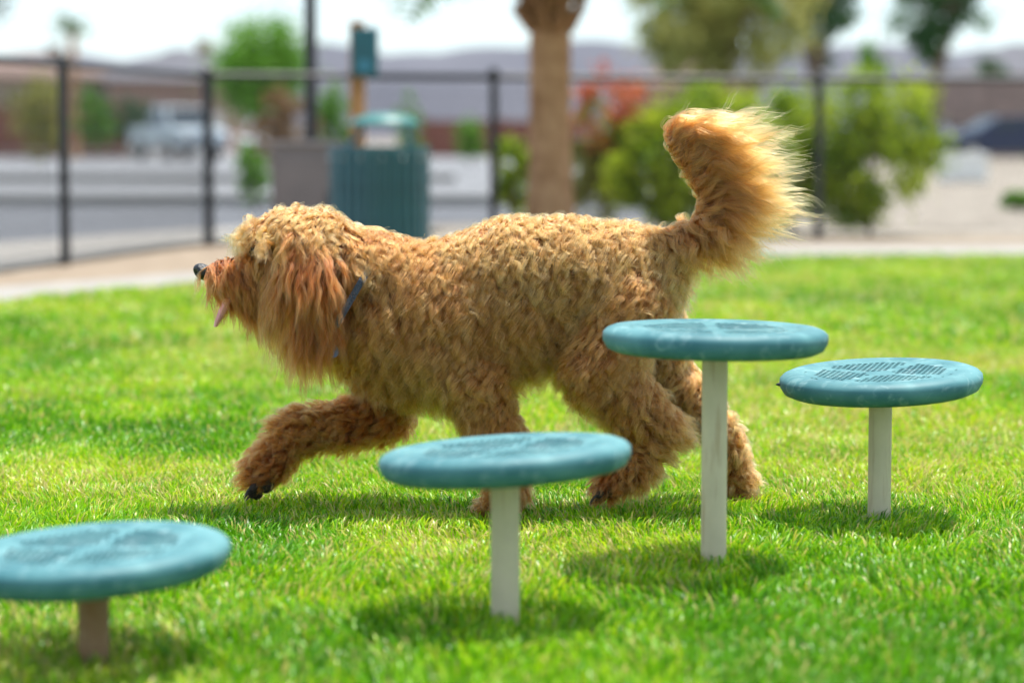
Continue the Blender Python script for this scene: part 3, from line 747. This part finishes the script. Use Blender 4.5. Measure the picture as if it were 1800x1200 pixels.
# ================================================================== PLANTS
def leaf_cloud(name, m, c, rad, n, size, ncl, parent=None, seed=0, hollow=.35, squash=1., flat_bottom=None, spread=.26):
    r = np.random.default_rng(seed)
    u = r.normal(0, 1, (ncl, 3)); u /= np.linalg.norm(u, axis=1, keepdims=True)
    q = u * (hollow + (1 - hollow) * r.random((ncl, 1)) ** .6) * np.array(rad) * r.uniform(.78, 1.08, (ncl, 1))
    k = r.integers(0, ncl, n); sp = spread * min(rad) * r.uniform(.5, 1.4, ncl)[k]
    p = np.array(c) + q[k] + r.normal(0, 1, (n, 3)) * sp[:, None] * .6
    if flat_bottom is not None: p[:, 2] = np.maximum(p[:, 2], flat_bottom + r.random(n) * .05)
    a = r.normal(0, 1, (n, 3)); a /= np.linalg.norm(a, axis=1, keepdims=True); b = np.cross(a, r.normal(0, 1, (n, 3))); b /= np.linalg.norm(b, axis=1, keepdims=True)
    s = size * r.uniform(.6, 1.35, (n, 1)); nn = np.cross(a, b) * s * .18
    V = np.stack([p - a * s, p + b * s * .42 + nn, p + a * s, p - b * s * .42 + nn], 1).reshape(-1, 3)
    i = np.arange(n)[:, None] * 4
    Fc = np.concatenate([i + np.array([[0, 1, 2]]), i + np.array([[0, 2, 3]])])
    tone = np.repeat(np.clip(r.random(ncl)[k] * .65 + r.random(n) * .4, 0, 1), 4)
    me = big_mesh(name, V, Fc, 3, m, tone); o = bpy.data.objects.new(name, me); put(o, parent); return o
M_bark = mat('grey_brown_bark', (.16, .115, .08), .9, .3, 20, .8, 60)
def stems(x, y, h, r, parent, seed, n=6, spread=.5, name='trunk', z0=None):
    q = random.Random(seed); mb = MB(); f = h * (.45 if z0 is None else z0 / h)
    mb.tube([(x, y, -.05), (x + q.uniform(-.05, .05) * h * .3, y, f * .5), (x + q.uniform(-.04, .04) * h, y, f)], [r * 1.3, r, r * .8], 8)
    for k in range(n):
        a = q.uniform(0, 6.28); l = q.uniform(.5, 1) * spread
        mb.tube([(x, y, f * q.uniform(.75, .98)), (x + l * .5 * math.cos(a), y + l * .5 * math.sin(a), f + (h - f) * .4), (x + l * math.cos(a), y + l * math.sin(a), f + (h - f) * q.uniform(.6, .95))], [r * .6, r * .4, r * .12], 6)
    return mb.build(name, M_bark, parent, True)
ML = {'yellow_green': leaf_mat('yellow_green_leaves', (.12, .26, .01), (.56, .64, .035), .5),
      'green': leaf_mat('green_leaves', (.08, .22, .02), (.22, .44, .05), .45),
      'dark': leaf_mat('dark_green_leaves', (.03, .09, .03), (.09, .19, .06), .3),
      'olive': leaf_mat('olive_leaves', (.20, .22, .04), (.44, .42, .10), .4),
      'palo': leaf_mat('pale_yellow_green_leaves', (.20, .24, .05), (.46, .44, .13), .4),
      'red': leaf_mat('red_orange_flowers', (.50, .07, .03), (.62, .22, .08), .4),
      'brown': leaf_mat('dry_brown_leaves', (.18, .09, .03), (.32, .19, .09), .3),
      'grey': leaf_mat('grey_green_leaves', (.16, .19, .16), (.30, .33, .28), .3)}
def shrub(px, d, top_py, wpx, leaf, label, seed, n=4800, size=.034, base_py=None, cat='shrub', group=None, ncl=70):
    s = F / d; x = at(px, 300, d)[0]; h = at(px, top_py, d)[2]; rx = wpx / s / 2
    root = empty('shrub', (x, d, 0), label, cat, group)
    stems(x, d, h * .85, .018, root, seed, 7, rx * .8, 'stem', h * .2)
    leaf_cloud('foliage', ML[leaf], (x, d, h * .52), (rx * 1.2, rx * .95, h * .5), int(n * 1.25), size * 1.15, int(ncl * .75), root, seed, .25, flat_bottom=.03, spread=.27)
    return root
def tree(px, d, top_py, bot_py, wpx, leaf, label, seed, n=5000, size=.06, ncl=60, cat='tree', trunk=.1, hollow=.25, spread=.26):
    s = F / d; x = at(px, 300, d)[0]; zt = CAMH + (240 - top_py) / s; zb = CAMH + (240 - bot_py) / s; rx = wpx / s / 2
    root = empty('tree', (x, d, 0), label, cat)
    stems(x, d, zt * .95, trunk, root, seed, 9, rx * .85, 'trunk', max(zb, .4))
    leaf_cloud('crown', ML[leaf], (x, d, (zt + zb) / 2), (rx, rx, (zt - zb) / 2), n, size, ncl, root, seed, hollow, spread=spread)
    return root
SG = 'bright shrubs in a row behind the fence'
shrub(1165, 20.4, 170, 180, 'yellow_green', 'bright green shrub behind the fence beside the red flowering shrub', 1, group=SG)
shrub(1275, 20.2, 135, 215, 'yellow_green', 'tall yellow-green shrub behind the fence in line with the dog\'s tail', 2, 4200, group=SG)
shrub(1395, 20.6, 145, 210, 'yellow_green', 'yellow-green shrub right behind the plain black fence post', 3, 4000, group=SG)
shrub(1530, 20.4, 130, 205, 'yellow_green', 'last and fullest yellow-green shrub in the row, next to bare gravel', 4, 4600, group=SG)
r_ = shrub(1060, 20.9, 165, 150, 'olive', 'flowering shrub with red and orange tips beside the palm', 5, 2200)
xr = at(1065, 240, 20.9)
leaf_cloud('blossoms', ML['red'], (xr[0], 20.8, .98), (.38, .32, .46), 900, .038, 34, r_, 55, .55)
shrub(903, 21.5, 235, 62, 'yellow_green', 'small yellow-green shrub tucked behind the palm trunk', 6, 1200)
shrub(448, 27, 242, 62, 'green', 'low green shrub growing beside the taupe utility cabinet', 7, 900, .03)
shrub(497, 40, 158, 105, 'brown', 'dry rusty brown shrub beside the lamp pole', 8, 1800, .05)
shrub(585, 42, 150, 70, 'green', 'narrow light green shrub behind the timber waste station', 9, 1500, .05)
shrub(722, 60, 165, 42, 'green', 'tiny green tree-like shrub beyond the litter bin lid', 10, 700, .06)
shrub(826, 62, 205, 48, 'green', 'round small green shrub by the low red wall', 11, 700, .06)
shrub(228, 88, 165, 78, 'dark', 'dark green shrub beside the white pickup truck', 12, 1200, .09)
shrub(165, 84, 150, 60, 'green', 'mid green shrub standing under the distant palm', 13, 1000, .09)
shrub(72, 80, 130, 90, 'olive', 'olive yellow shrub in front of the low red wall', 14, 1400, .09)
shrub(1792, 26, 335, 60, 'green', 'low dark plant on the pale gravel', 15, 700, .03)
shrub(1835, 76, 190, 60, 'green', 'green shrub beyond the navy car', 16, 700, .08)
shrub(1440, 30, 300, 120, 'olive', 'low olive shrub hidden behind the bright shrub row', 17, 1000, .04)
tree(458, 70, 40, 215, 150, 'green', 'full bright green tree across the parking lot', 31, 9000, .095, 120, trunk=.09, spread=.34)
tree(1255, 45, -130, 165, 350, 'palo', 'airy pale yellow-green desert tree behind the shrubs', 32, 12000, .08, 140, hollow=.15, spread=.18)
tree(1432, 62, -190, 150, 175, 'dark', 'tall dark green tree beside the airy desert tree', 33, 5200, .10, 60, trunk=.12, spread=.2)
tree(1645, 60, -100, 120, 185, 'dark', 'dark green tree standing alone against the sky', 34, 4800, .10, 50, trunk=.1, spread=.2)
tree(-70, 38, -150, 50, 250, 'grey', 'sparse grey-green tree reaching in over the roadside', 35, 2600, .07, 60)
tree(1535, 95, 60, 200, 60, 'green', 'small distant green tree between the two dark trees', 36, 1200, .12, 30)
tree(1740, 100, 85, 200, 60, 'dark', 'small dark tree near the distant pale house', 37, 1000, .12, 30)

# ---- palms
M_palmbark = mat('palm_trunk_fibre', (.50, .24, .11), .95, .3, 9, .8, 50, col2=(.60, .34, .18))
M_boot = mat('rusty_leaf_bases', (.33, .16, .07), .9, .35, 12, .6, 50)
M_frond = leaf_mat('palm_fronds', (.05, .12, .02), (.14, .24, .05), .3)
def frond_mesh(L, seed):
    q = random.Random(seed); mb = MB(); n = 26
    sp = [(L * t, 0, L * (.55 * t - .72 * t * t)) for t in np.linspace(0, 1, 9)]
    mb.tube(sp, list(np.linspace(.022, .004, 9)), 5)
    for k in range(n):
        t = .14 + .84 * k / n; x = L * t; z = L * (.55 * t - .72 * t * t); l = L * .30 * math.sin(math.pi * min(1, t * .85 + .12)) + .05
        for sg in (-1, 1):
            e = (x + l * .55, sg * l * .8, z - l * q.uniform(.05, .4)); w = .016
            mb.add([(x - w, 0, z), (x + l * .3, sg * l * .4, z + .02), e, (x + w, 0, z + .004), (x + l * .3 + .03, sg * l * .4 - sg * .012, z + .012)], [(0, 1, 4, 3), (1, 2, 4)])
    me = mb.mesh('frond', M_frond); a = me.attributes.new('tone', 'FLOAT', 'POINT'); a.data.foreach_set('value', np.random.default_rng(seed).random(len(me.vertices)).astype(np.float32)); return me
FRONDS = [frond_mesh(1.0, 1), frond_mesh(1.0, 2)]
def palm(x, d, h, r, L, nf, label, seed, boots=True):
    root = empty('palm_tree', (x, d, 0), label, 'palm tree'); q = random.Random(seed)
    prof = []
    for k in range(46):
        z = h * k / 45; prof.append((r * (1 + .55 * math.exp(-z / .28)) * (1 + .025 * math.sin(k * 2.4) + q.uniform(-.012, .012)), z - .05 * (k == 0)))
    MB().lathe((x, d, 0), prof, 26).build('trunk', M_palmbark, root, True)
    if boots:
        bm = MB().add([(-.05, 0, 0), (.05, 0, 0), (.035, .05, .20), (-.035, .05, .20), (-.05, -.03, .0), (.05, -.03, 0), (.03, .03, .22), (-.03, .03, .22)], [(0, 1, 2, 3), (7, 6, 5, 4), (0, 4, 5, 1), (1, 5, 6, 2), (2, 6, 7, 3), (3, 7, 4, 0)]).mesh('leaf_base', M_boot)
        for ring in range(7):
            for k in range(10):
                a = 2 * math.pi * (k + .5 * (ring % 2)) / 10 + q.uniform(-.1, .1); z = h - .72 + ring * .105 + q.uniform(-.02, .02); rr = r * (1.0 + .05 * ring) + .02
                o = bpy.data.objects.new('leaf_base', bm); put(o, root)
                o.matrix_basis = Matrix.Translation((x + rr * math.cos(a), d + rr * math.sin(a), z)) @ Matrix.Rotation(a - math.pi / 2, 4, 'Z') @ Matrix.Rotation(q.uniform(-.55, -.15), 4, 'X')
    for k in range(nf):
        o = bpy.data.objects.new('frond', FRONDS[k % 2]); put(o, root); a = k * 2.399 + q.uniform(-.2, .2)
        o.matrix_basis = Matrix.Translation((x, d, h - .02)) @ Matrix.Rotation(a, 4, 'Z') @ Matrix.Rotation(-math.radians(q.uniform(5, 68) if k > nf * .3 else q.uniform(-12, 12)), 4, 'Y') @ Matrix.Scale(L * q.uniform(.85, 1.1), 4)
    return root
palm(at(967, 300, 17.7)[0], 17.7, 2.28, .150, 1.75, 26, 'palm with smooth tan trunk and rusty leaf bases inside the fence', 1)
palm(at(130, 200, 92)[0], 92, CAMH + 178 / (F / 92), .16, 1.0, 18, 'small distant palm above the rooftops', 2, False)

# ================================================================== BUILDINGS AND WALLS
def house(px0, px1, d, eave_py, ridge_py, wall_m, roof_m, label, depth=10., nwin=3, garage=True):
    s = F / d; x0, x1 = at(px0, 240, d)[0], at(px1, 240, d)[0]; ze = CAMH + (240 - eave_py) / s; zr = CAMH + (240 - ridge_py) / s; w = x1 - x0; xc = (x0 + x1) / 2
    root = empty('house', (xc, d, 0), label, 'house')
    MB().box((xc, d + depth / 2, ze / 2), (w, depth, ze)).build('wall', wall_m, root)
    o = .5; a = min(depth, w) * .42
    mb = MB().add([(x0 - o, d - o, ze - .1), (x1 + o, d - o, ze - .1), (x1 + o, d + depth + o, ze - .1), (x0 - o, d + depth + o, ze - .1), (x0 + a, d + depth / 2, zr), (x1 - a, d + depth / 2, zr)],
                  [(0, 1, 5, 4), (1, 2, 5), (2, 3, 4, 5), (3, 0, 4), (3, 2, 1, 0)])
    rf = mb.build('roof', roof_m, root)
    MB().box((x0 + w * .7, d + depth * .55, zr + .1), (.7, .7, .9)).build('chimney', wall_m, rf)
    gm = bpy.data.materials.get('window_glass') or mat('window_glass', (.05, .07, .09), .08, .1)
    fm = bpy.data.materials.get('white_trim') or mat('white_trim', (.6, .58, .55), .6, .05)
    slots = nwin + (1 if garage else 0)
    for k in range(slots):
        cx = x0 + w * (k + .5) / slots
        if garage and k == slots - 1:
            g = MB().box((cx, d - .02, 1.05), (min(3.2, w / slots * .75), .06, 2.1)).build('garage_door', fm, root); continue
        ww = min(1.5, w / slots * .6); f = MB().box((cx, d - .02, 1.45), (ww + .16, .06, 1.26)).build('window', fm, root)
        for sx in (-1, 1): MB().box((cx + sx * ww / 4, d - .06, 1.45), (ww / 2 - .04, .03, 1.1)).build('pane', gm, f)
M_pink = mat('pink_stucco', (.36, .24, .20), .9, .08, 1); M_tan = mat('tan_stucco', (.34, .28, .22), .9, .08, 1)
M_rgrey = mat('grey_roof_tile', (.10, .10, .12), .85, .2, 2); M_rbrown = mat('brown_roof_tile', (.17, .11, .09), .85, .2, 2)
house(195, 400, 130, 140, 82, M_pink, M_rgrey, 'pink stucco house with grey hip roof behind the pickup truck', 9, 2)
house(-180, 170, 135, 135, 92, M_tan, M_rbrown, 'wide tan house with brown roof behind the distant palm', 10, 4)
house(1690, 1960, 125, 130, 72, M_tan, M_rgrey, 'tan house with grey roof beyond the navy car', 9, 3)
house(1100, 1330, 150, 150, 105, M_pink, M_rbrown, 'rosy stucco house half hidden by the airy desert tree', 9, 3, False)
def block_wall(px0, px1, d, top_py, label, m, rows=3):
    s = F / d; x0, x1 = at(px0, 240, d)[0], at(px1, 240, d)[0]; z = CAMH + (240 - top_py) / s
    root = empty('garden_wall', ((x0 + x1) / 2, d, 0), label, 'wall')
    MB().box(((x0 + x1) / 2, d, z / 2), (x1 - x0, .2, z)).build('wall_face', m, root)
    MB().box(((x0 + x1) / 2, d, z + .04), (x1 - x0 + .06, .28, .08)).build('coping', m, root)
    n = max(2, int((x1 - x0) / 3.5))
    for k in range(n + 1): MB().box((x0 + (x1 - x0) * k / n, d - .02, z / 2 + .08), (.4, .34, z + .16)).build('pier', m, root)
M_redw = mat('red_brown_block', (.25, .095, .065), .9, .2, 3)
block_wall(-150, 215, 96, 190, 'low red-brown block wall along the far roadside', M_redw)
block_wall(745, 1010, 96, 216, 'long low red-brown wall across the lot beyond the litter bin', M_redw)
block_wall(1600, 1900, 90, 142, 'high dusty rose block wall behind the navy car', mat('rose_block', (.27, .20, .18), .9, .15, 2))

# ================================================================== VEHICLES
M_glass = mat('car_glass', (.02, .03, .04), .05, .1); M_tyre = mat('tyre_rubber', (.02, .02, .02), .8); M_rim = mat('alloy_rim', (.5, .5, .52), .25, metal=.9)
M_lampw = mat('headlamp', (.75, .78, .8), .1); M_lampr = mat('tail_lamp', (.4, .02, .02), .2)
def car(loc, rz, paint, label, kind='sedan', name='parked_car', cat='car'):
    root = empty(name, (0, 0, 0), label, cat, 'vehicles parked beyond the fence')
    W = .9
    if kind == 'pickup':
        lo = [(-2.6, .45), (2.6, .45), (2.65, .75), (2.6, 1.05), (1.2, 1.15), (-2.6, 1.15)]; cab = [(1.35, 1.14), (.75, 1.82), (-.75, 1.86), (-.95, 1.14)]
    else:
        lo = [(-2.2, .35), (2.2, .35), (2.25, .6), (2.15, .78), (1.1, .93), (-1.7, .98), (-2.2, .9)]; cab = [(1.25, .9), (.45, 1.4), (-.9, 1.42), (-1.75, .94)]
    def ext(prof, w0, w1, m, nm, par):
        zs = [p[1] for p in prof]; z0, z1 = min(zs), max(zs); n = len(prof)
        ww = [w0 + (w1 - w0) * (p[1] - z0) / (z1 - z0) for p in prof]
        mb = MB().add([(p[0], -w, p[1]) for p, w in zip(prof, ww)] + [(p[0], w, p[1]) for p, w in zip(prof, ww)], [tuple(range(n)), tuple(range(2 * n - 1, n - 1, -1))] + [(i, n + i, n + (i + 1) % n, (i + 1) % n) for i in range(n)])
        return mb.build(nm, m, par, bevel=.06)
    body = ext(lo, W, W * .96, paint, 'body', root); cb = ext(cab, W * .93, W * .76, paint, 'cabin', root)
    def inset(a, b, t): return (a[0] + (b[0] - a[0]) * t, a[1] + (b[1] - a[1]) * t)
    z0, z1 = cab[0][1], cab[1][1]
    for nm, (p, q) in (('windscreen', (cab[0], cab[1])), ('rear_window', (cab[3], cab[2]))):
        a, b = inset(p, q, .14), inset(p, q, .9); sg = 1 if p[0] > 0 else -1; o = .02 * sg
        MB().add([(a[0] + o, -.74, a[1] + .02), (a[0] + o, .74, a[1] + .02), (b[0] + o, .62, b[1] + .02), (b[0] + o, -.62, b[1] + .02)], [(0, 1, 2, 3)]).build(nm, M_glass, cb)
    for sg in (-1, 1):
        for f0, f1 in ((.08, .48), (.52, .92)):
            def pt(f, v):
                lo_ = cab[3][0] + (cab[0][0] - cab[3][0]) * f; hi_ = cab[2][0] + (cab[1][0] - cab[2][0]) * f
                x = lo_ + (hi_ - lo_) * v; z = z0 + (z1 - z0) * v; return (x, sg * (W * (.93 - .17 * v) + .012), z)
            MB().add([pt(f0, .18), pt(f1, .18), pt(f1, .88), pt(f0, .88)], [(0, 1, 2, 3)]).build('side_window', M_glass, cb)
        for x in (-1.4, 1.38):
            wr = .33 if kind != 'pickup' else .38
            wh = MB().tube([(x, sg * .74, wr), (x, sg * .93, wr)], wr, 20).build('wheel', M_tyre, root, True)
            MB().tube([(x, sg * .932, wr), (x, sg * .945, wr)], wr * .62, 16).build('rim', M_rim, wh, True)
        fx = lo[2][0]; zz_ = .68 if kind != 'pickup' else .9
        MB().ball((fx - .04, sg * .66, zz_), (.07, .17, .09), 12, 8).build('headlight', M_lampw, body, True)
        MB().ball((-lo[1][0] + .0, sg * .7, zz_ + .08), (.05, .12, .1), 12, 8).build('tail_light', M_lampr, body, True)
    MB().box((lo[2][0] + .0, 0, .5 if kind != 'pickup' else .62), (.09, 1.6, .16)).build('bumper', mat('bumper_grey', (.25, .26, .28), .35, metal=.6) if kind == 'pickup' else M_tyre, root, bevel=.03)
    root.location = loc; root.rotation_euler = (0, 0, rz); return root
P_white = mat('pale_blue_white_paint', (.55, .62, .68), .2, .04); P_navy = mat('navy_paint', (.012, .018, .06), .15, .1); P_w2 = mat('white_paint', (.7, .7, .7), .25, .03)
P_sil = mat('silver_paint', (.42, .43, .46), .2, .05, metal=.5)
car((at(312, 240, 84)[0], 84, -.02), math.radians(-62), P_white, 'pale blue-white pickup truck parked across the lot', 'pickup', 'pickup_truck', 'truck')
car((at(1768, 240, 72)[0], 72, -.03), math.radians(190), P_navy, 'navy blue car parked in front of the rose block wall')
car((at(478, 240, 88)[0], 88, -.02), math.radians(-95), P_w2, 'white car facing the lot beside the dry brown shrub')
car((at(1612, 240, 86)[0], 86, -.03), math.radians(150), P_sil, 'silver car partly hidden behind the fullest shrub')
def rockbox():
    d = 43; x = at(1692, 240, d)[0]
    root = empty('irrigation_box', (x, d, 0), 'white low cabinet standing on the pale gravel', 'cabinet')
    m = mat('white_cabinet_paint', (.85, .85, .83), .5, .03)
    MB().box((x, d, .23), (.84, .4, .46)).build('housing', m, root, bevel=.02); MB().box((x, d, .475), (.9, .46, .05)).build('lid', m, root, bevel=.015)
    MB().box((x, d - .21, .24), (.5, .015, .3)).build('door', m, root)
rockbox()
